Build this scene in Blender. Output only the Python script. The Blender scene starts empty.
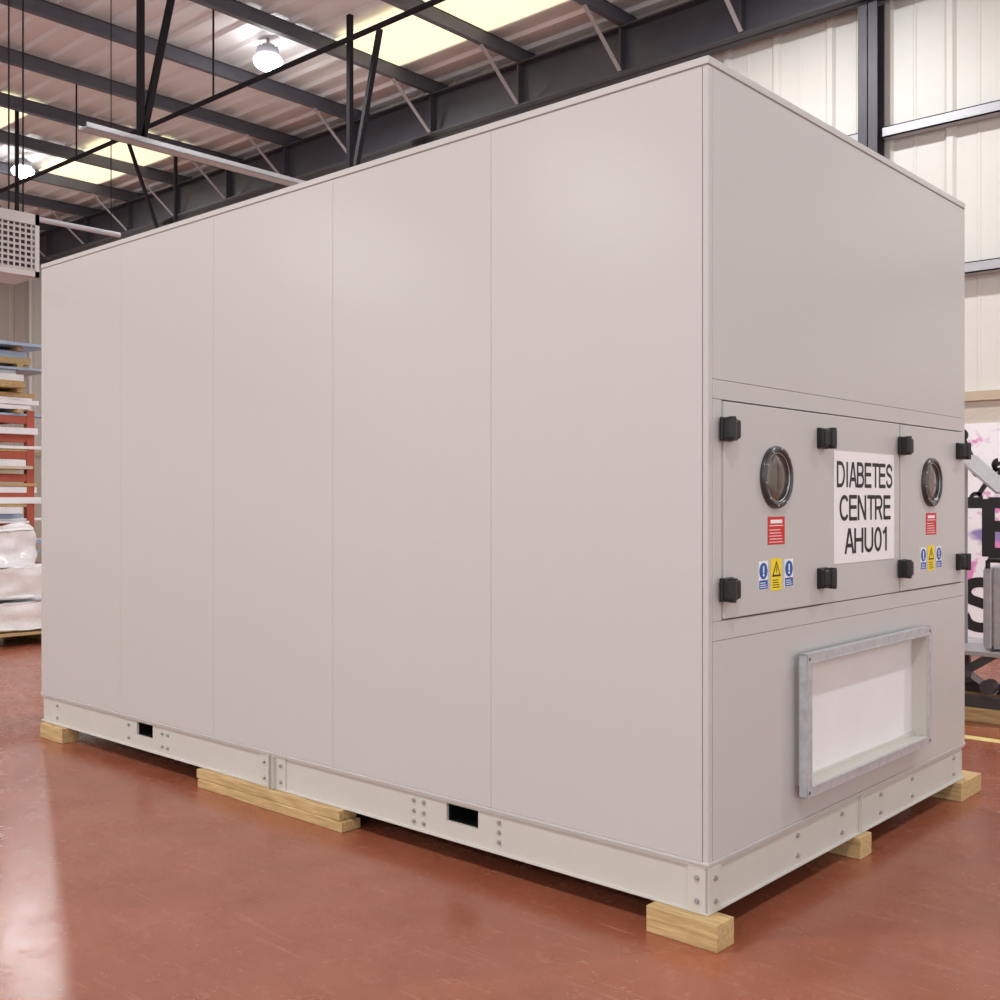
import bpy, bmesh, math, random
from mathutils import Vector, Matrix
from mathutils import noise as mn
random.seed(7)
sc = bpy.context.scene
COL = sc.collection

# ---------------------------------------------------------------- materials
def srgb(r, g, b):
    f = lambda c: (c/255/12.92) if c/255 <= 0.04045 else ((c/255+0.055)/1.055)**2.4
    return (f(r), f(g), f(b), 1)

def mat(name, col, rough=0.5, metal=0.0, var=0.0, vscale=5.0, bump=0.0, bscale=60.0,
        coat=0.0, emit=None, estr=0.0, stretch=(1,1,1), col2=None, spec=None):
    m = bpy.data.materials.new(name); m.use_nodes = True
    nt = m.node_tree; b = nt.nodes['Principled BSDF']
    b.inputs['Base Color'].default_value = col
    b.inputs['Roughness'].default_value = rough
    b.inputs['Metallic'].default_value = metal
    b.inputs['Coat Weight'].default_value = coat
    if spec is not None: b.inputs['Specular IOR Level'].default_value = spec
    if emit:
        b.inputs['Emission Color'].default_value = emit
        b.inputs['Emission Strength'].default_value = estr
    tc = nt.nodes.new('ShaderNodeTexCoord'); mp = nt.nodes.new('ShaderNodeMapping')
    mp.inputs['Scale'].default_value = stretch
    nt.links.new(tc.outputs['Object'], mp.inputs['Vector'])
    n = nt.nodes.new('ShaderNodeTexNoise'); n.inputs['Scale'].default_value = vscale
    n.inputs['Detail'].default_value = 6
    nt.links.new(mp.outputs[0], n.inputs['Vector'])
    if var > 0 or col2:
        r = nt.nodes.new('ShaderNodeValToRGB')
        r.color_ramp.elements[0].position = 0.3; r.color_ramp.elements[1].position = 0.7
        c2 = col2 if col2 else tuple(min(1, c*(1+var)) for c in col[:3])+(1,)
        c1 = col if col2 else tuple(c*(1-var) for c in col[:3])+(1,)
        r.color_ramp.elements[0].color = c1; r.color_ramp.elements[1].color = c2
        nt.links.new(n.outputs['Fac'], r.inputs['Fac'])
        nt.links.new(r.outputs[0], b.inputs['Base Color'])
    if bump > 0:
        n2 = nt.nodes.new('ShaderNodeTexNoise'); n2.inputs['Scale'].default_value = bscale
        n2.inputs['Detail'].default_value = 3
        nt.links.new(mp.outputs[0], n2.inputs['Vector'])
        bp = nt.nodes.new('ShaderNodeBump'); bp.inputs['Strength'].default_value = bump
        bp.inputs['Distance'].default_value = 0.01
        nt.links.new(n2.outputs['Fac'], bp.inputs['Height'])
        nt.links.new(bp.outputs[0], b.inputs['Normal'])
    return m

M_paint = mat('panel_paint', srgb(196,194,192), 0.24, bump=0.03, bscale=150)
M_gap   = mat('panel_gap', srgb(152,148,144), 0.6)
M_dgap  = mat('door_gap', srgb(95,90,88), 0.7)
M_rail  = mat('rail_paint', srgb(201,198,191), 0.4, var=0.02, vscale=6)
M_bolt  = mat('bolt_zinc', srgb(185,185,185), 0.35, metal=0.7)
M_galv  = mat('galvanised', srgb(198,203,209), 0.30, metal=0.35, var=0.12, vscale=35)
M_white = mat('filter_white', srgb(232,230,230), 0.7, var=0.02)
M_black = mat('black_plastic', srgb(20,20,22), 0.4, bump=.05)
M_glass = mat('porthole_glass', srgb(92,84,78), 0.06, var=.3, vscale=9, stretch=(1,4,.6), coat=.5)
M_ring  = mat('porthole_ring', srgb(48,48,52), 0.28, coat=.4)
M_red   = mat('label_red', srgb(205,35,32), 0.4)
M_lwhite= mat('label_white', srgb(240,240,240), 0.4)
M_blue  = mat('label_blue', srgb(15,90,170), 0.4)
M_yel   = mat('label_yellow', srgb(245,218,20), 0.4)
M_ink   = mat('ink_black', srgb(18,18,20), 0.5)
M_timber= mat('pine_timber', srgb(212,184,134), 0.7, col2=srgb(172,140,92), vscale=6, stretch=(1.2,14,14), bump=.2, bscale=20)
M_steel = mat('roof_steel', srgb(92,92,102), 0.5, var=0.12, vscale=3)
M_steelc= mat('column_steel', srgb(66,64,72), 0.5, var=0.12, vscale=3)
M_steel2= mat('brace_steel', srgb(175,175,180), 0.4, metal=.2)
M_dark  = mat('dark_rod', srgb(44,42,46), 0.9, spec=.1)
M_roof  = mat('roof_sheet', srgb(242,245,246), 0.5, var=0.03, vscale=2, stretch=(.3,2,1))
M_sky   = mat('rooflight_grp', srgb(255,244,210), 0.6, emit=srgb(255,242,208), estr=1.0, var=.04, vscale=3)
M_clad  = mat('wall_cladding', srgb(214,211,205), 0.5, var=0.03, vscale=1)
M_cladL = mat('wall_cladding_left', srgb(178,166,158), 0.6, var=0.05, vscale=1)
M_block = mat('blockwork', srgb(200,190,178), 0.8, var=0.06, vscale=4, bump=.3, bscale=30)
M_tan   = mat('tan_sill', srgb(192,176,152), 0.7, var=.06)
M_lampb = mat('lamp_housing', srgb(150,150,155), 0.4)
M_lampe = mat('lamp_lens', (1,1,1,1), 0.4, emit=(1,1,1,1), estr=22)
M_tray  = mat('cable_tray', srgb(195,195,200), 0.4, metal=.2)
M_heat  = mat('heater_casing', srgb(205,200,198), 0.5)
M_hdark = mat('heater_dark', srgb(75,68,66), 0.6)
M_orange= mat('rack_beam', srgb(176,84,62), 0.5, var=.1)
M_board = mat('sheet_board', srgb(210,196,176), 0.6, var=.1, vscale=8)
M_bwht  = mat('white_sheet', srgb(240,240,243), 0.5, var=.05)
M_bblue = mat('blue_film', srgb(165,185,210), 0.35, var=.15)
M_wrap  = mat('stretch_wrap', srgb(254,254,254), 0.2, col2=srgb(236,236,238), vscale=5, bump=.7, bscale=14, coat=.5)
M_alu   = mat('aluminium', srgb(190,192,196), 0.35, metal=.5, var=.1, vscale=20)
M_mach  = mat('machine_dark', srgb(70,68,72), 0.5, var=.15, vscale=8)
M_yline = mat('floor_marking_paint', srgb(226,205,135), 0.5, var=.12, vscale=9)

# floor
M_floor = bpy.data.materials.new('red_floor'); M_floor.use_nodes = True
nt = M_floor.node_tree; b = nt.nodes['Principled BSDF']; L = nt.links
tc = nt.nodes.new('ShaderNodeTexCoord')
def noise(scale, det=6, rough=.6, vec=None):
    n = nt.nodes.new('ShaderNodeTexNoise'); n.inputs['Scale'].default_value=scale
    n.inputs['Detail'].default_value=det; n.inputs['Roughness'].default_value=rough
    L.new(vec or tc.outputs['Object'], n.inputs['Vector']); return n
def ramp(src, p0, c0, p1, c1):
    r = nt.nodes.new('ShaderNodeValToRGB'); e=r.color_ramp.elements
    e[0].position=p0; e[0].color=c0; e[1].position=p1; e[1].color=c1
    L.new(src, r.inputs['Fac']); return r
def math_(op,a,bb):
    m=nt.nodes.new('ShaderNodeMath'); m.operation=op
    L.new(a,m.inputs[0])
    if isinstance(bb,(int,float)): m.inputs[1].default_value=bb
    else: L.new(bb,m.inputs[1])
    return m
def mixc(f,a,c):
    m=nt.nodes.new('ShaderNodeMixRGB'); L.new(f,m.inputs[0]); L.new(a,m.inputs[1]); m.inputs[2].default_value=c; return m
base = ramp(noise(1.8,9,.7).outputs['Fac'], .3, srgb(138,76,53), .7, srgb(160,95,71))
scuff = ramp(noise(16, 9, .8).outputs['Fac'], .54, (0,0,0,1), .68, (1,1,1,1))
big = ramp(noise(.9,3).outputs['Fac'], .40, (0,0,0,1), .60, (1,1,1,1))
m_a = mixc(math_('MULTIPLY', math_('MULTIPLY',scuff.outputs[0],big.outputs[0]).outputs[0], .35).outputs[0], base.outputs[0], srgb(200,150,128))
mp = nt.nodes.new('ShaderNodeMapping'); mp.inputs['Rotation'].default_value=(0,0,.6); mp.inputs['Scale'].default_value=(1,14,1)
L.new(tc.outputs['Object'], mp.inputs['Vector'])
sr = ramp(noise(2.2, 5, .6, mp.outputs[0]).outputs['Fac'], .60,(0,0,0,1),.70,(1,1,1,1))
m_b = mixc(math_('MULTIPLY',sr.outputs[0],.18).outputs[0], m_a.outputs[0], srgb(210,165,145))
mp2 = nt.nodes.new('ShaderNodeMapping'); mp2.inputs['Rotation'].default_value=(0,0,-.5); mp2.inputs['Scale'].default_value=(1,30,1)
L.new(tc.outputs['Object'], mp2.inputs['Vector'])
sr2 = ramp(noise(3.0, 4, .6, mp2.outputs[0]).outputs['Fac'], .64,(0,0,0,1),.68,(1,1,1,1))
m_b2 = mixc(math_('MULTIPLY',sr2.outputs[0],.25).outputs[0], m_b.outputs[0], srgb(215,175,158))
spk = ramp(noise(60,2,.5).outputs['Fac'], .71,(0,0,0,1),.75,(1,1,1,1))
m_c = mixc(math_('MULTIPLY',spk.outputs[0],.4).outputs[0], m_b2.outputs[0], srgb(228,200,188))
L.new(m_c.outputs[0], b.inputs['Base Color'])
rr = nt.nodes.new('ShaderNodeMapRange'); L.new(noise(4,6,.7).outputs['Fac'], rr.inputs['Value'])
rr.inputs['From Min'].default_value=.3; rr.inputs['From Max'].default_value=.7
rr.inputs['To Min'].default_value=.19; rr.inputs['To Max'].default_value=.32
L.new(rr.outputs[0], b.inputs['Roughness'])
bp = nt.nodes.new('ShaderNodeBump'); bp.inputs['Strength'].default_value=.07; bp.inputs['Distance'].default_value=.01
L.new(noise(12,5).outputs['Fac'], bp.inputs['Height']); L.new(bp.outputs[0], b.inputs['Normal'])

# graffiti
M_graf = bpy.data.materials.new('graffiti_board_print'); M_graf.use_nodes=True
nt = M_graf.node_tree; b = nt.nodes['Principled BSDF']; L = nt.links
tc = nt.nodes.new('ShaderNodeTexCoord')
g1 = ramp(noise(4.0,4,.6).outputs['Fac'], .53, srgb(244,242,246), .60, srgb(224,140,196))
g2 = ramp(noise(5.4,3,.5, tc.outputs['Generated']).outputs['Fac'], .60, (0,0,0,1), .64, (1,1,1,1))
L.new(mixc(g2.outputs[0], g1.outputs[0], srgb(150,135,190)).outputs[0], b.inputs['Base Color'])
b.inputs['Roughness'].default_value=.4

# ---------------------------------------------------------------- mesh builder
class MB:
    def __init__(s): s.bm = bmesh.new(); s.mats=[]
    def mi(s, m):
        if m not in s.mats: s.mats.append(m)
        return s.mats.index(m)
    def _add(s, tmp, m, smooth=False):
        i = s.mi(m)
        for f in tmp.faces: f.material_index=i; f.smooth=smooth
        me = bpy.data.meshes.new('t'); tmp.to_mesh(me); tmp.free()
        s.bm.from_mesh(me); bpy.data.meshes.remove(me)
    def box(s, lo, hi, m, bev=0.0, seg=2, rot=None):
        t = bmesh.new(); bmesh.ops.create_cube(t, size=1)
        lo=Vector(lo); hi=Vector(hi); d=hi-lo; c=(lo+hi)/2
        for v in t.verts: v.co = Vector((v.co.x*d.x, v.co.y*d.y, v.co.z*d.z))
        if bev>0: bmesh.ops.bevel(t, geom=t.edges[:], offset=bev, segments=seg, affect='EDGES', profile=.5)
        if rot: bmesh.ops.transform(t, matrix=rot.to_4x4(), verts=t.verts)
        for v in t.verts: v.co += c
        s._add(t, m); return s
    def rod(s, p, q, r, m, n=12, r2=None):
        p=Vector(p); q=Vector(q); d=q-p
        t=bmesh.new(); bmesh.ops.create_cone(t, cap_ends=True, segments=n, radius1=r, radius2=r if r2 is None else r2, depth=d.length)
        M = Matrix.Translation((p+q)/2) @ d.to_track_quat('Z','Y').to_matrix().to_4x4()
        bmesh.ops.transform(t, matrix=M, verts=t.verts)
        s._add(t, m, smooth=False); return s
    def bar(s, p, q, w, h, m):
        p=Vector(p); q=Vector(q); d=q-p
        t=bmesh.new(); bmesh.ops.create_cube(t, size=1)
        for v in t.verts: v.co=Vector((v.co.x*w, v.co.y*h, v.co.z*d.length))
        M = Matrix.Translation((p+q)/2) @ d.to_track_quat('Z','Y').to_matrix().to_4x4()
        bmesh.ops.transform(t, matrix=M, verts=t.verts); s._add(t,m); return s
    def lathe_x(s, c, prof, m, n=48):
        t=bmesh.new(); rings=[]
        for r,x in prof:
            rings.append([t.verts.new((c[0]+x, c[1]+r*math.cos(2*math.pi*k/n), c[2]+r*math.sin(2*math.pi*k/n))) for k in range(n)])
        for a,b2 in zip(rings, rings[1:]):
            for k in range(n): t.faces.new((a[k],a[(k+1)%n],b2[(k+1)%n],b2[k]))
        bmesh.ops.recalc_face_normals(t, faces=t.faces); s._add(t,m,True); return s
    def poly(s, pts, m):
        t=bmesh.new(); t.faces.new([t.verts.new(p) for p in pts]); s._add(t,m); return s
    def obj(s, name, parent=None):
        me=bpy.data.meshes.new(name); s.bm.to_mesh(me); s.bm.free()
        for m in s.mats: me.materials.append(m)
        o=bpy.data.objects.new(name, me); COL.objects.link(o)
        if parent: o.parent=parent
        return o
def empty(name, loc=(0,0,0)):
    e=bpy.data.objects.new(name,None); e.empty_display_size=.1; COL.objects.link(e); return e

# ---- sans-serif lettering drawn as strokes -------------------------------
def arc(cx,cy,rx,ry,a0,a1,n=14):
    return [(cx+rx*math.cos(math.radians(a0+(a1-a0)*k/n)), cy+ry*math.sin(math.radians(a0+(a1-a0)*k/n))) for k in range(n+1)]
def crom(P,n=6):
    out=[]; Q=[P[0]]+P+[P[-1]]
    for i in range(1,len(Q)-2):
        for k in range(n):
            t=k/n; r=[]
            for c in (0,1):
                p0,p1,p2,p3=Q[i-1][c],Q[i][c],Q[i+1][c],Q[i+2][c]
                r.append(.5*(2*p1+(p2-p0)*t+(2*p0-5*p1+4*p2-p3)*t*t+(3*p1-p0-3*p2+p3)*t**3))
            out.append(tuple(r))
    out.append(P[-1]); return out
h=.065
SS=crom([(.60,.72),(.53,.87),(.34,.935),(.16,.88),(.09,.74),(.16,.61),(.34,.535),(.53,.45),(.61,.28),(.52,.13),(.33,.065),(.14,.13),(.06,.30)])
GL={
'D':(.80,[([(h,h),(.34,h)]+arc(.34,.5,.33,.435,-90,90)[1:]+[(h,1-h)],True)]),
'I':(.32,[([(.15,0),(.15,1)],False)]),
'A':(.76,[([(.07,0),(.34,.93),(.42,.93),(.69,0)],False),([(.16,.32),(.60,.32)],False)]),
'B':(.76,[([(h,h),(.40,h)]+arc(.40,.295,.23,.23,-90,90)[1:]+[(h,.525)],True),([(h,.525),(.38,.525)]+arc(.38,.73,.20,.205,-90,90)[1:]+[(h,1-h)],True)]),
'E':(.74,[([(h,0),(h,1)],False),([(h,h),(.68,h)],False),([(h,.53),(.64,.53)],False),([(h,1-h),(.66,1-h)],False)]),
'T':(.72,[([(.36,0),(.36,1)],False),([(.02,1-h),(.70,1-h)],False)]),
'S':(.74,[(SS,False)]),
'C':(.80,[(arc(.40,.5,.335,.435,38,322,26),False)]),
'N':(.82,[([(h,0),(h,1)],False),([(.67,0),(.67,1)],False),([(h+.01,.96),(.66,.04)],False)]),
'R':(.80,[([(h,0),(h,1)],False),([(h,.48),(.42,.48)]+arc(.42,.7075,.21,.2275,-90,90)[1:]+[(h,1-h)],False),([(.36,.48),(.64,0)],False)]),
'H':(.82,[([(h,0),(h,1)],False),([(.65,0),(.65,1)],False),([(h,.53),(.65,.53)],False)]),
'U':(.82,[([(h,1),(h,.34)]+arc(.36,.34,.295,.275,180,360)[1:]+[(.655,1)],False)]),
'0':(.66,[(arc(.31,.5,.245,.435,0,360,28)[:-1],True)]),
'1':(.58,[([(.34,0),(.34,1)],False),([(.08,.74),(.24,.83),(.335,.97)],False)]),
'L':(.66,[([(h,0),(h,1)],False),([(h,h),(.6,h)],False)]),
'O':(.84,[(arc(.41,.5,.345,.435,0,360,28)[:-1],True)]),
}
def stroke_quads(pts,closed,t):
    n=len(pts); L_=[];R_=[]
    V=[Vector(p) for p in pts]
    for i in range(n):
        a=V[i-1] if (i>0 or closed) else None; c=V[(i+1)%n] if (i<n-1 or closed) else None
        d1=(V[i]-a).normalized() if a is not None else None
        d2=(c-V[i]).normalized() if c is not None else None
        if d1 is None: nn=Vector((-d2.y,d2.x)); k=1
        elif d2 is None: nn=Vector((-d1.y,d1.x)); k=1
        else:
            n1=Vector((-d1.y,d1.x)); n2=Vector((-d2.y,d2.x)); nn=(n1+n2)
            nn=nn.normalized() if nn.length>1e-4 else n1
            k=min(1/max(nn.dot(n1),.2),2.2)
        L_.append(V[i]+nn*t/2*k); R_.append(V[i]-nn*t/2*k)
    q=[]
    for i in range(n if closed else n-1):
        j=(i+1)%n; q.append((R_[i],R_[j],L_[j],L_[i]))
    return q
def text(name, body, loc, rot, w, hh, m, parent, t=.15):
    quads=[]; x=0
    for ch in body:
        adv,st=GL[ch]
        for k,(pts,cl) in enumerate(st):
            for q in stroke_quads(pts,cl,t): quads.append([(p.x+x,p.y,k*.00012) for p in q])
        x+=adv
    xs=[p[0] for q in quads for p in q]; x0,x1=min(xs),max(xs)
    mb=MB(); t_=bmesh.new()
    R=Matrix.Translation(loc)@rot.to_4x4()
    for q in quads:
        vs=[t_.verts.new(R@Vector(((p[0]-(x0+x1)/2)*w/(x1-x0),(p[1]-.5)*hh,p[2]))) for p in q]
        t_.faces.new(vs)
    mb._add(t_,m); return mb.obj(name,parent)
ROTX = Matrix(((0,0,1),(1,0,0),(0,1,0)))
ROTY = Matrix(((1,0,0),(0,0,-1),(0,1,0)))

# ---------------------------------------------------------------- room shell
X0,X1,Y0,Y1,H = -22.0, 9.0, -16.0, 8.0, 7.2
MB().box((X0,Y0,-.2),(X1,Y1,0),M_floor).obj('floor')

def ribbed(m, origin, udir, vdir, ndir, ulen, vlen, pitch, prof):
    t=bmesh.new(); o=Vector(origin); u=Vector(udir); v=Vector(vdir); n=Vector(ndir)
    pts=[]; k=0
    while k*pitch < ulen:
        for f,hh in prof:
            uu=k*pitch+f*pitch
            if uu<=ulen: pts.append((uu,hh))
        k+=1
    pts.append((ulen,0))
    a=[t.verts.new(o+u*p+n*h_) for p,h_ in pts]; c=[t.verts.new(o+u*p+n*h_+v*vlen) for p,h_ in pts]
    for i in range(len(a)-1): t.faces.new((a[i],a[i+1],c[i+1],c[i]))
    mb=MB(); mb._add(t,m); return mb
CP=[(0,.0),(.05,.03),(.14,.03),(.19,0),(.50,0),(.515,.006),(.545,.006),(.56,0)]
mb=ribbed(M_clad,(X0,Y1-.002,2.38),(1,0,0),(0,0,1),(0,-1,0),X1-X0,H-2.38,.62,CP)
mb.box((X0,Y1+.02,-.05),(X1,Y1+.2,H),M_block)
mb.box((X0,Y1-.03,0),(X1,Y1+.02,2.36),M_block)
mb.box((X0,Y1-.07,2.30),(X1,Y1+.02,2.39),M_tan)
mb.obj('wall_back')
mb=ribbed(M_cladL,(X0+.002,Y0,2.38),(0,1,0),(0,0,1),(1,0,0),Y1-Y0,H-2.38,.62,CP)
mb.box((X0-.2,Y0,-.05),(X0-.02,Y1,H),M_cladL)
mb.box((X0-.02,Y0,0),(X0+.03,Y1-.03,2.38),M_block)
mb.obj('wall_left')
CR=[(0,0),(.08,.045),(.22,.045),(.30,0)]
mb=ribbed(M_roof,(X0,Y0,H),(0,1,0),(1,0,0),(0,0,-1),Y1-Y0,X1-X0,.36,CR)
mb.box((X0,Y0,H+.03),(X1,Y1,H+.1),M_roof)
mb.obj('ceiling')
px=[-20.4,-18.75,-17.1,-15.5,-13.9,-12.3,-10.65,-9.0,-7.4,-5.8,-4.2,-2.6,-1.0,.6,2.2,3.8,5.4,7.0]
mb=MB()
for a,bx in zip(px,px[1:]):
    if a in (-17.1,-15.5,-9.0,-7.4,-1.0,.6):
        mb.box((a+.05,5.9,H-.07),(bx-.10,7.0,H-.055),M_sky)
    if a in (-17.1,-15.5,-9.0,-7.4,-1.0,.6,-13.9,-5.8):
        mb.box((a+.05,-9.0,H-.07),(bx-.10,-7.9,H-.055),M_sky)  # unseen rooflight row, added to reflect in the unit's panels
mb.box((-15.45,3.2,H-.07),(-13.99,4.5,H-.055),M_sky)
mb.obj('rooflights')

# steelwork
mb=MB()
for x in px:
    mb.box((x-.008,Y0,H-.25),(x+.008,Y1-.02,H-.05),M_steel)
    mb.box((x-.075,Y0,H-.062),(x+.008,Y1-.02,H-.047),M_steel)
    mb.box((x-.008,Y0,H-.252),(x+.075,Y1-.02,H-.235),M_steel)
mb.obj('steel_purlins')
mb=MB()
y,z0,z1,w=Y1-.27,6.38,6.94,.26
mb.box((X0+.05,y-.01,z0),(X1,y+.01,z1),M_steelc)
mb.box((X0+.05,y-w/2,z0),(X1,y+w/2,z0+.02),M_steelc)
mb.box((X0+.05,y-w/2,z1-.02),(X1,y+w/2,z1),M_steelc)
for x in px: mb.box((x-.012,Y1-.38,6.4),(x+.012,Y1-.16,6.92),M_steelc)
mb.obj('steel_rafter')
mb=MB()
for x in px: mb.bar((x+.03,Y1-.42,6.40),(x+.03,Y1-1.1,6.945),.05,.012,M_steel2)
mb.obj('fly_braces')
for k,x in enumerate((-2.84,-9.4,-16,3.8)):
    mb=MB()
    mb.box((x-.10,Y1-.24,0),(x+.10,Y1-.225,6.37),M_steelc)
    mb.box((x-.10,Y1-.075,0),(x+.10,Y1-.06,6.37),M_steelc)
    mb.box((x-.006,Y1-.24,0),(x+.006,Y1-.06,6.37),M_steelc)
    mb.obj('steel_column')
mb=MB()
for z in (5.04,3.56):
    for a,bx in ((-2.72,3.68),(-9.28,-2.96),(-15.88,-9.52),(3.92,X1)):
        mb.box((a,Y1-.16,z-.05),(bx,Y1-.04,z-.035),M_steel2)
        mb.box((a,Y1-.16,z-.05),(bx,Y1-.15,z+.05),M_steel2)
        mb.box((a,Y1-.16,z+.05),(bx,Y1-.04,z+.06),M_dark)
mb.obj('sheeting_rails')
mb=MB()
mb.bar((-17,4.3,6.02),(2,4.3,6.02),.04,.04,M_dark)
for x in (-16,-12.5,-9.2,-5.5,-2.3): mb.rod((x,4.3,6.02),(x,4.3,H-.05),.012,M_dark,8)
for y in (2.86,5.6):
    mb.bar((-8.3,y,5.0),(-8.3,y,H-.05),.06,.06,M_dark)
    mb.bar((-8.3,y+.02,5.0),(-8.3,y+.48,H-.05),.06,.06,M_dark)
for y in (1.3,4.2,6.8):
    mb.bar((-14.1,y,4.9),(-14.1,y,H-.05),.045,.045,M_dark)
    mb.bar((-14.1,y,4.9),(-14.1,y-.9,H-.05),.045,.045,M_dark)
mb.rod((-14.1,-4,4.9),(-14.1,7.5,4.9),.03,M_dark,10)
mb.obj('hanger_bracing')
mb=MB()
mb.box((-8.40,2.25,4.94),(-8.22,5.75,4.955),M_tray)
mb.box((-8.40,2.25,4.94),(-8.385,5.75,4.99),M_tray)
mb.box((-8.235,2.25,4.94),(-8.22,5.75,4.99),M_tray)
mb.obj('cable_tray')
mb=MB()
mb.rod((-9.15,-6,4.2),(-9.15,3.1,4.2),.028,M_tray,12)
for y in (-5,-2,.6,3.0): mb.rod((-9.15,y,4.2),(-9.15,y,H),.006,M_dark,6)
mb.obj('conduit_pipe')

# ---------------------------------------------------------------- highbay lights
def highbay(x,y,z=6.88,watt=200):
    e=empty('highbay_light'); e.location=(x,y,z)
    mb=MB()
    mb.rod((0,0,.06),(0,0,.13),.14,M_lampb,32)
    mb.rod((0,0,.13),(0,0,.20),.12,M_lampb,32,.07)
    for k in range(12):
        a=k*math.pi/6
        mb.bar((.05*math.cos(a),.05*math.sin(a),.14),(.135*math.cos(a),.135*math.sin(a),.14),.006,.05,M_lampb)
    mb.rod((0,0,.20),(0,0,H-.04-z),.02,M_lampb,12)
    mb.obj('lamp_body',e)
    t=bmesh.new(); bmesh.ops.create_uvsphere(t,u_segments=32,v_segments=16,radius=.18)
    for v in t.verts: v.co.z*=(.7 if v.co.z<0 else .45)
    mb=MB(); mb._add(t,M_lampe,True); mb.obj('lamp_lens',e)
    l=bpy.data.lights.new('lamp_emitter','AREA'); l.shape='DISK'; l.size=.30; l.energy=watt; l.color=(.97,.985,1)
    lo=bpy.data.objects.new('lamp_emitter',l); lo.location=(0,0,-.135); COL.objects.link(lo); lo.parent=e
for y in (5.35,-4.0,-12.5):
    for x in (-16.45,-9.59,-3.4,3.0):
        highbay(x,y)

# ---------------------------------------------------------------- AHU
A=empty('air_handling_unit')
LX=-4.38; WY=2.22; ZB=.232; ZT=2.693
mb=MB()
mb.box((LX+.06,.06,ZB),(-.06,WY-.06,ZT-.02),M_gap)
mb.box((LX+.04,.012,ZB+.01),(-.02,.05,ZT-.035),M_gap)
mb.obj('casing_core',A)
xs=[-.021,-.891,-1.775,-2.641,-3.494,-4.36]
mb=MB(); g=.0006
for a,bx in zip(xs[1:],xs):
    mb.box((a+g,0,ZB+.0115),(bx-g,.06,ZT-.0295),M_paint,.0013)
    mb.box((a+g,WY-.06,ZB+.0115),(bx-g,WY,ZT-.0295),M_paint,.0013)
mb.obj('side_panels',A)
mb=MB()
for (a,c,d,e2) in ((-.020,0,0,.026),(LX,LX+.019,0,.026),(-.020,0,WY-.026,WY),(LX,LX+.019,WY-.026,WY)):
    mb.box((a,d,ZB+.002),(c,e2,ZT-.0295),M_paint,.004,3)
for z0,z1,o in ((ZB,ZB+.011,.003),(ZT-.024,ZT,.002)):
    mb.box((LX-o,-o,z0),(o,.06,z1),M_paint,.002)
    mb.box((LX-o,WY-.06,z0),(o,WY+o,z1),M_paint,.002)
    mb.box((-.06,.0605,z0),(o,WY-.0605,z1),M_paint,.002)
    mb.box((LX-o,.0605,z0),(LX+.06,WY-.0605,z1),M_paint,.002)
mb.box((LX+.02,.02,ZT-.02),(-.02,WY-.02,ZT-.003),M_paint)
mb.box((LX,.037,ZB+.012),(LX+.06,WY-.037,ZT-.031),M_paint,.002)
mb.box((LX+.002,.002,ZT-.03),(-.002,WY-.002,ZT-.0235),M_gap)
mb.obj('corner_posts_and_trims',A)
yL,yR=.027,WY-.027
mb=MB()
mb.box((-.06,yL,1.7152),(0,yR,ZT-.030),M_paint,.0015)
mb.box((-.06,yL,1.655),(0,yR,1.7142),M_paint,.0015)
mb.box((-.06,yL,.913),(0,yR,.972),M_paint,.0015)
mb.box((-.06,yL,.973),(0,.080,1.654),M_paint,.0012)
mb.box((-.06,2.164,.973),(0,yR,1.654),M_paint,.0012)
oy0,oy1,oz0,oz1=.590,1.636,.372,.784
q=.0065
mb.box((-.06,yL,ZB+.012),(0,oy0-q,.912),M_paint)
mb.box((-.06,oy1+q,ZB+.012),(0,yR,.912),M_paint)
mb.box((-.06,oy0-q,ZB+.012),(0,oy1+q,oz0-q),M_paint)
mb.box((-.06,oy0-q,oz1+q),(0,oy1+q,.912),M_paint)
mb.obj('end_panels',A)
mb=MB()
mb.box((-.055,.084,.977),(.006,.776,1.650),M_paint,.003)
mb.box((-.055,1.468,.977),(.006,2.160,1.650),M_paint,.003)
mb.box((-.055,.7795,.9755),(.001,1.4645,1.6515),M_paint,.002)
mb.obj('access_doors',A)
MB().box((-.058,.0802,.9735),(-.004,2.163,1.6535),M_dgap).obj('door_seals',A)

def hinge(name,y,z,flip):
    mb=MB(); s=-1 if flip else 1; x0=.006
    def B(xa,ya,za,xb,yb,zb,bv):
        a,b2=y+s*ya,y+s*yb
        mb.box((x0+xa,min(a,b2),z+za),(x0+xb,max(a,b2),z+zb),M_black,bv,3)
    B(0,-.038,-.037,.012,.034,.037,.004)
    B(.008,-.038,-.036,.046,-.002,.036,.010)
    B(.008,-.012,-.030,.038,.034,.030,.008)
    B(.006,.016,-.034,.026,.036,.034,.005)
    mb.rod((x0+.036,y-.020*s,z-.037),(x0+.036,y-.020*s,z+.037),.012,M_black,16)
    for q in (-1,1): mb.rod((x0+.024,y+.026*s,z+q*.024),(x0+.029,y+.026*s,z+q*.024),.006,M_ring,12)
    mb.obj(name,A)
i=0
for y,f in ((.092,False),(.750,True),(1.475,False),(2.120,True)):
    for z in (1.563,1.069):
        i+=1; hinge('door_hinge_%d'%i,y,z,f)
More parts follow.
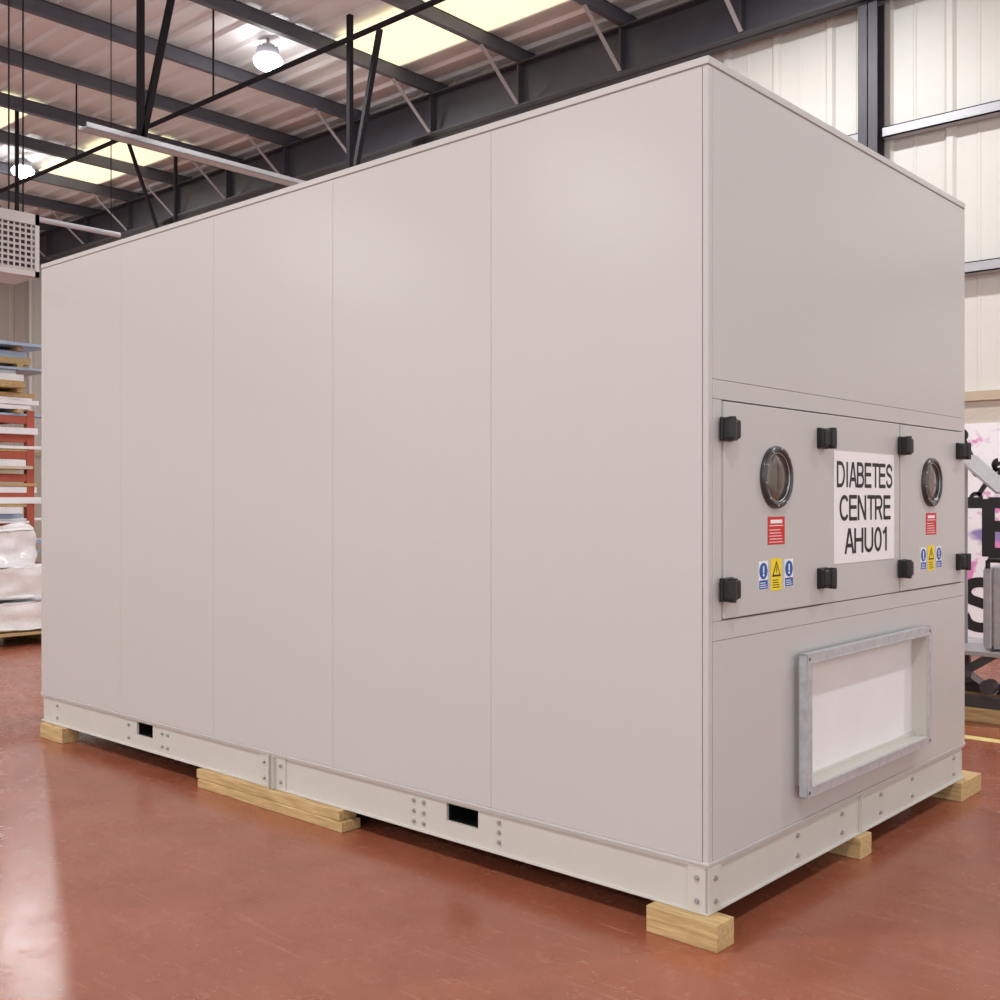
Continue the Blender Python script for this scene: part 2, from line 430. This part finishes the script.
for k,y in enumerate((.412,1.785)):
    c=(.006,y,1.420)
    mb=MB()
    mb.lathe_x(c,[(.104,0),(.104,.008),(.100,.016),(.090,.018),(.084,.014),(.080,.004)],M_ring)
    for j in range(10):
        a=j*math.pi/5+.2
        p=Vector(c)+Vector((.016,.094*math.cos(a),.094*math.sin(a)))
        mb.rod(p,p+Vector((.004,0,0)),.004,M_bolt,8)
    mb.lathe_x(c,[(.0805,.004),(.079,.0065),(.04,.0085),(.0001,.009)],M_glass)
    mb.lathe_x(c,[(.0815,.011),(.0795,.012),(.0785,.010)],M_bolt)
    mb.obj('inspection_porthole_%d'%(k+1),A)
    lx=.0064
    mb=MB(); y+=.006
    mb.box((lx-.001,y-.058,1.198),(lx+.0008,y+.058,1.290),M_red)
    mb.box((lx,y-.040,1.268),(lx+.0012,y+.040,1.280),M_lwhite)
    mb.box((lx,y-.046,1.259),(lx+.0012,y+.046,1.2615),M_lwhite)
    for j in range(5):
        zz=1.205+j*.010
        mb.box((lx,y-.050+.004*(j%2),zz),(lx+.0012,y+.046-.005*j,zz+.0022),M_lwhite)
    for j,(yy,mm) in enumerate(((y-.088,M_blue),(y,M_yel),(y+.088,M_blue))):
        w=.030 if j!=1 else .036
        mb.box((lx-.001,yy-w,1.052 if j!=1 else 1.046),(lx+.0008,yy+w,1.146 if j!=1 else 1.152),M_lwhite if j!=1 else M_yel)
        if j!=1:
            mb.rod((lx,yy,1.114),(lx+.0014,yy,1.114),.027,M_blue,28)
            mb.box((lx,yy-.028,1.055),(lx+.0014,yy+.028,1.084),M_blue)
            mb.box((lx,yy-.004,1.108),(lx+.002,yy+.004,1.130),M_lwhite)
            mb.rod((lx,yy,1.101),(lx+.002,yy,1.101),.005,M_lwhite,12)
            for q in range(3): mb.box((lx,yy-.022,1.060+q*.007),(lx+.002,yy+.020-.004*q,1.0625+q*.007),M_lwhite)
        else:
            xx=lx+.0014
            mb.poly([(xx,yy-.030,1.092),(xx,yy+.030,1.092),(xx,yy,1.145)],M_ink)
            mb.poly([(xx+.0003,yy-.021,1.098),(xx+.0003,yy+.021,1.098),(xx+.0003,yy,1.134)],M_yel)
            mb.poly([(xx+.0006,yy-.004,1.112),(xx+.0006,yy+.001,1.112),(xx+.0006,yy+.004,1.126),(xx+.0006,yy-.001,1.126)],M_ink)
            mb.poly([(xx+.0006,yy-.001,1.101),(xx+.0006,yy+.004,1.112),(xx+.0006,yy-.003,1.112)],M_ink)
            for q in range(4): mb.box((lx,yy-.026,1.055+q*.008),(lx+.0012,yy+.024-.004*q,1.058+q*.008),M_ink)
    mb.obj('warning_labels_%d'%(k+1),A)
sy0,sy1,sz0,sz1=.862,1.406,1.112,1.524
MB().box((.001,sy0,sz0),(.0035,sy1,sz1),M_lwhite,.0006).obj('name_sign',A)
cy=(sy0+sy1)/2
text('sign_line_1','DIABETES',(.0040,cy,1.439),ROTX,.505,.094,M_ink,A)
text('sign_line_2','CENTRE',(.0040,cy+.002,1.316),ROTX,.465,.094,M_ink,A)
text('sign_line_3','AHU01',(.0040,cy+.005,1.193),ROTX,.385,.094,M_ink,A)

fy0,fy1,fz0,fz1=.552,1.675,.335,.822
mb=MB(); t=.006
for lo,hi in (((-.058,oy0-t,oz0-t),(.046,oy0,oz1+t)),((-.058,oy1,oz0-t),(.046,oy1+t,oz1+t)),
              ((-.058,oy0,oz0-t),(.046,oy1,oz0)),((-.058,oy0,oz1),(.046,oy1,oz1+t))):
    mb.box(lo,hi,M_rail)
mb.box((-.030,oy0,oz0),(-.016,oy1,oz1),M_white)
mb.box((-.016,oy0,oz0),(-.002,oy1,oz0+.012),M_rail)
mb.obj('duct_spigot',A)
mb=MB(); wd=.034
for lo,hi in (((.046,fy0,fz0),(.050,fy0+wd,fz1)),((.046,fy1-wd,fz0),(.050,fy1,fz1)),
              ((.046,fy0+wd,fz0),(.050,fy1-wd,fz0+wd)),((.046,fy0+wd,fz1-wd),(.050,fy1-wd,fz1))):
    mb.box(lo,hi,M_galv)
for lo,hi in (((.022,fy0,fz0),(.046,fy0+.003,fz1)),((.022,fy1-.003,fz0),(.046,fy1,fz1)),
              ((.022,fy0,fz0),(.046,fy1,fz0+.003)),((.022,fy0,fz1-.003),(.046,fy1,fz1)),
              ((.050,fy0+wd-.006,fz0+wd-.006),(.053,fy0+wd,fz1-wd+.006)),((.050,fy1-wd,fz0+wd-.006),(.053,fy1-wd+.006,fz1-wd+.006)),
              ((.050,fy0+wd,fz0+wd-.006),(.053,fy1-wd,fz0+wd)),((.050,fy0+wd,fz1-wd),(.053,fy1-wd,fz1-wd+.006))):
    mb.box(lo,hi,M_galv)
for y in (fy0,fy1):
    for z in (fz0,fz1):
        sy=1 if y==fy0 else -1; sz=1 if z==fz0 else -1
        mb.box((.0498,min(y,y+sy*.11),min(z,z+sz*.028)),(.0515,max(y,y+sy*.11),max(z,z+sz*.028)),M_galv)
        mb.box((.0496,min(y,y+sy*.028),min(z,z+sz*.11)),(.0513,max(y,y+sy*.028),max(z,z+sz*.11)),M_galv)
        mb.rod((.0515,y+sy*.017,z+sz*.017),(.0525,y+sy*.017,z+sz*.017),.006,M_mach,12)
mb.obj('duct_flange',A)

ZR0=.083
mb=MB()
slots=[(-3.345,-3.192),(-1.125,-.963)]
cur=LX+.01
for a,bx in slots:
    mb.box((cur,.010,ZR0),(a,.022,ZB),M_rail)
    mb.box((a,.010,ZR0),(bx,.022,.150),M_rail); mb.box((a,.010,.216),(bx,.022,ZB),M_rail)
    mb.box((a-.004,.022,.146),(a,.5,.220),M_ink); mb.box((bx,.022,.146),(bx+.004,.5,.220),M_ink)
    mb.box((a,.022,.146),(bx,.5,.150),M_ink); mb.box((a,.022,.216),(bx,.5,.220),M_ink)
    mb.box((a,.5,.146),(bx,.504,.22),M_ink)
    cur=bx
mb.box((cur,.010,ZR0),(-.01,.022,ZB),M_rail)
for y0,y1 in ((.0,.06),(WY-.06,WY)):
    mb.box((LX,y0,ZR0),(0,y1,ZR0+.006),M_rail,.001); mb.box((LX,y0,ZB-.007),(0,y1,ZB-.0005),M_rail,.001)
mb.box((LX+.01,WY-.022,ZR0),(-.01,WY-.010,ZB),M_rail)
for x0,x1 in ((-.06,.0),(LX,LX+.06)):
    mb.box((x0,.0605,ZR0),(x1,WY-.0605,ZR0+.006),M_rail,.001); mb.box((x0,.0605,ZB-.007),(x1,WY-.0605,ZB-.0005),M_rail,.001)
mb.box((-.022,.02,ZR0),(-.010,WY-.02,ZB),M_rail); mb.box((LX+.01,.02,ZR0),(LX+.022,WY-.02,ZB),M_rail)
mb.box((-.075,.002,ZR0+.006),(-.0005,.012,ZB-.007),M_rail,.001)
mb.box((-.012,.002,ZR0+.006),(.001,.075,ZB-.007),M_rail,.001)
for x in (-2.205,-2.175):
    mb.box((x,-.014,ZR0+.002),(x+.007,.012,ZB-.002),M_rail,.001)
mb.box((-2.175,.004,ZR0+.006),(-2.10,.011,ZB-.007),M_rail,.001)
mb.box((-2.28,.004,ZR0+.006),(-2.205,.011,ZB-.007),M_rail,.001)
mb.box((-.01,1.10,ZR0+.004),(.004,1.107,ZB-.004),M_rail,.001)
for x in (-3.45,-3.05,-2.19,-1.24,-.80):
    mb.box((x-.02,.51,ZR0+.01),(x+.02,WY-.03,ZB-.008),M_dgap)
mb.obj('base_frame',A)
mb=MB()
def bolt(p,n):
    p=Vector(p); n=Vector(n); mb.rod(p,p+n*.003,.009,M_bolt,16); mb.rod(p+n*.003,p+n*.009,.006,M_bolt,6)
for x in (-1.30,-1.245):
    for z in (.115,.155,.195): bolt((x,.010,z),(0,-1,0))
for x in (-3.10,-3.05,-3.42):
    for z in (.125,.19): bolt((x,.010,z),(0,-1,0))
for z in (.125,.16,.195): bolt((-.86,.010,z),(0,-1,0))
for x in (-2.13,-2.25,-.04,-4.2):
    for z in (.12,.19): bolt((x,.003 if x>-1 else .004 if x>-3 else .01,z),(0,-1,0))
for z in (.12,.19): bolt((0,.04,z),(1,0,0))
for y in (.60,.95,1.30,1.62,2.1):
    for z in (.12,.19): bolt((-.010,y,z),(1,0,0))
mb.obj('frame_bolts',A)
mb=MB(); mb.box((-.92,.03,ZT-.004),(-.80,.07,ZT+.02),M_black,.004)
mb.obj('roof_lug',A)

# ---------------------------------------------------------------- timber bearers
def timber(lo,hi):
    mb=MB(); mb.box(lo,hi,M_timber,.003); mb.obj('timber_bearer')
zt=ZR0-.001
timber((-.195,-.045,0),(.058,.055,zt))
mb=MB()
mb.box((-2.72,-.035,0),(-1.675,.065,zt*.5-.001),M_timber,.003); mb.box((-2.74,-.028,zt*.5),(-1.70,.065,zt),M_timber,.003)
mb.obj('timber_bearer')
timber((-4.33,-.03,0),(-4.07,.07,zt))
timber((-.20,1.05,0),(.020,1.15,zt))
timber((-.20,2.10,0),(.027,2.36,zt))
timber((-2.6,WY-.1,0),(-1.7,WY-.0,zt))

# ---------------------------------------------------------------- left: rack, pallet, heater
R=empty('storage_rack')
mb=MB()
for y in (-.6,1.0,2.42):
    mb.box((-9.86,y-.04,0),(-9.78,y+.04,2.3),M_orange,.004); mb.box((-11.06,y-.04,0),(-10.98,y+.04,3.0),M_orange,.004)
lev=[.35,.75,1.10,1.42,1.62,1.86,2.04,2.24]
for z in lev:
    for x in (-9.84,-11.0): mb.box((x-.03,-.64,z-.08),(x+.05,2.46,z),M_orange,.003)
    for y in (-.6,1.0,2.42): mb.box((-11,y-.02,z-.05),(-9.8,y+.02,z-.01),M_orange)
mb.obj('rack_frame',R)
mb=MB()
tops=[.2,.2,.22,.10,.14,.05,.05,.74]
for z,dt in zip(lev,tops):
    zz=z+.002; top=z+dt
    while zz < top:
        th=random.choice((.025,.035,.05,.07)); m=random.choice((M_board,M_bwht,M_bwht,M_timber,M_bwht,M_bwht,M_bwht,M_bblue))
        e2=2.46+random.uniform(-.25,.16)
        mb.box((-11+random.uniform(-.1,.1),-.5+random.uniform(-.2,.2),zz),(-9.72+random.uniform(-.08,.10),e2,zz+th-.003),m,.002)
        zz+=th
        if z==2.24 and random.random()<.35:
            for yb2 in (.0,.9,1.8,2.25): mb.box((-11,yb2,zz),(-9.72,yb2+.06,zz+.04),M_timber,.002)
            zz+=.042
mb.obj('stored_sheets',R)

P=empty('wrapped_pallet')
mb=MB()
for k in range(3):
    y=.5+k*.72; mb.box((-9.35,y,0),(-8.2,y+.1,.1),M_timber,.003)
for k in range(7):
    x=-9.35+k*.175; mb.box((x,.5,.1),(x+.11,2.04,.122),M_timber,.002)
mb.obj('pallet_base',P)
mb=MB()
def lumpy(c,d,amp,seed):
    t=bmesh.new(); bmesh.ops.create_cube(t,size=1)
    for v in t.verts: v.co=Vector((v.co.x*d[0]+c[0], v.co.y*d[1]+c[1], v.co.z*d[2]+c[2]))
    bmesh.ops.subdivide_edges(t,edges=t.edges[:],cuts=20,use_grid_fill=True)
    t.normal_update(); zlo=c[2]-d[2]/2
    for v in t.verts:
        q=v.co+Vector((seed,0,0))
        v.co+=v.normal*((mn.noise(q*2.5)*.07+mn.noise(q*8)*.04)*amp-.02)
        if v.co.z<zlo: v.co.z=zlo
    mb._add(t,M_wrap,True)
lumpy((-8.77,1.27,.27),(1.10,1.50,.29),.7,0)
lumpy((-8.77,1.25,.57),(1.0,1.42,.32),.9,5)
lumpy((-8.80,1.17,.90),(.9,1.30,.36),1.2,9)
mb.obj('wrapped_goods',P)

Hh=empty('unit_heater')
mb=MB()
hx=-8.25; ya,yb,za,zb=.75,1.79,3.42,4.0
mb.box((hx-.5,ya,za),(hx-.02,yb,zb),M_heat,.01)
mb.box((hx-.03,ya+.04,za+.05),(hx-.018,yb-.04,zb-.10),M_hdark)
for k in range(8):
    z=za+.06+k*.054; mb.box((hx-.02,ya+.03,z),(hx+.012,yb-.03,z+.018),M_heat,rot=Matrix.Rotation(.4,3,'Y'))
for k in range(18):
    y=ya+.05+k*.054; mb.box((hx-.012,y,za+.05),(hx+.008,y+.012,zb-.1),M_heat)
mb.box((hx-.02,ya,za),(hx+.02,ya+.04,zb),M_heat); mb.box((hx-.02,yb-.04,za),(hx+.02,yb,zb),M_heat)
mb.box((hx-.02,ya,zb-.1),(hx+.02,yb,zb),M_heat); mb.box((hx-.02,ya,za),(hx+.02,yb,za+.05),M_heat)
for y in (ya+.1,yb-.1):
    mb.rod((hx-.1,y,zb),(hx-.1,y,H),.008,M_dark,8); mb.rod((hx-.4,y,zb),(hx-.4,y,H),.008,M_dark,8)
mb.obj('heater_casing',Hh)

# ---------------------------------------------------------------- right: board, line, trolley
G=empty('graffiti_board')
yb_=Y1-.034
MB().box((-2.7,yb_-.02,.02),(2.0,yb_,2.08),M_graf,.002).obj('board_panel',G)
yf=yb_-.022
text('lettering_1','TECHNIC',(-.66,yf,1.08),ROTY,3.1,.55,M_ink,G,.19)
text('lettering_2','SOLUTION',(-.36,yf,.34),ROTY,3.3,.50,M_ink,G,.19)
mb=MB()
def wrench(cx,cz,ang,L_=.30,w=.045):
    R2=Matrix.Rotation(ang,2)
    def P2(a,b_): v=R2@Vector((a,b_)); return (cx+v.x,yf-.001,cz+v.y)
    mb.poly([P2(-L_/2,-w/2),P2(L_/2,-w/2),P2(L_/2,w/2),P2(-L_/2,w/2)],M_ink)
    for sgn in (-1,1):
        n=14; a0=math.radians(38)
        for k in range(n):
            f=lambda q:(a0+(2*math.pi-2*a0)*q/n)
            r1,r2=.028,.065
            pts=[]
            for (r,q) in ((r1,k),(r2,k),(r2,k+1),(r1,k+1)):
                pts.append(P2(sgn*(L_/2+.04)+sgn*r*math.cos(f(q)), r*math.sin(f(q))))
            mb.poly(pts,M_ink)
wrench(-1.74,1.52,1.0); wrench(-1.90,1.80,2.0); wrench(-1.45,1.72,.4); wrench(-.9,1.6,1.3); wrench(-2.4,1.6,.7); wrench(.2,1.6,2.2)
mb.obj('wrench_motifs',G)

MB().box((-9,3.44,0),(6,3.53,.002),M_yline).obj('floor_marking')

T=empty('tool_trolley')
mb=MB()
mb.box((-.9,3.95,0),(.7,4.07,.085),M_timber,.003); mb.box((-.9,4.5,0),(.7,4.62,.085),M_timber,.003)
mb.obj('timber_skid',T)
mb=MB()
mb.box((-.85,3.97,.085),(.6,4.05,.15),M_mach,.004); mb.box((-.85,4.52,.085),(.6,4.60,.15),M_mach,.004)
for x in (-.80,-.1,.5):
    mb.box((x,4.0,.15),(x+.06,4.58,.2),M_mach,.003)
mb.bar((-.78,4.0,.18),(-.42,4.0,.42),.05,.05,M_mach); mb.bar((-.42,4.0,.18),(-.78,4.0,.42),.03,.03,M_steel2)
mb.box((-.9,3.95,.40),(.5,4.6,.43),M_steel2,.004)
for x in (-.80,.4):
    for y in (4.02,4.55): mb.box((x,y-.02,.15),(x+.04,y+.02,.42),M_mach,.003)
mb.rod((-.62,4.0,.29),(-.62,3.90,.29),.06,M_mach,20); mb.rod((-.45,4.0,.22),(-.45,3.92,.22),.045,M_mach,20)
mb.obj('trolley_frame',T)
mb=MB()
for k in range(8):
    x=-.50+k*.055; mb.box((x,4.02,.44),(x+.045,4.40,.94),M_alu,.006)
mb.box((-.51,4.04,.46),(-.05,4.38,.92),M_alu)
mb.rod((-.47,4.0,.98),(-.2,4.0,.98),.014,M_black,10); mb.rod((-.47,4.0,.93),(-.47,4.0,.98),.014,M_black,10)
mb.obj('heatsink_block',T)
mb=MB()
mb.box((-.76,4.1,1.50),(-.40,4.5,1.52),M_alu,.004,rot=Matrix.Rotation(.75,3,'Y'))
mb.bar((-.70,4.3,.43),(-.70,4.3,1.60),.016,.016,M_steel2)
mb.obj('tilted_tray',T)

# ---------------------------------------------------------------- world + camera
w=bpy.data.worlds.new('world'); sc.world=w; w.use_nodes=True
bg=w.node_tree.nodes['Background']; bg.inputs[0].default_value=(.98,.99,1,1); bg.inputs[1].default_value=1.3

cam=bpy.data.cameras.new('camera'); cam.sensor_width=36; cam.lens=39.1; cam.clip_end=100
co=bpy.data.objects.new('camera',cam); COL.objects.link(co)
co.location=(1.731,-2.868,1.345); co.rotation_euler=(math.radians(90),0,math.radians(41.96))
sc.camera=co
sc.view_settings.view_transform='Standard'
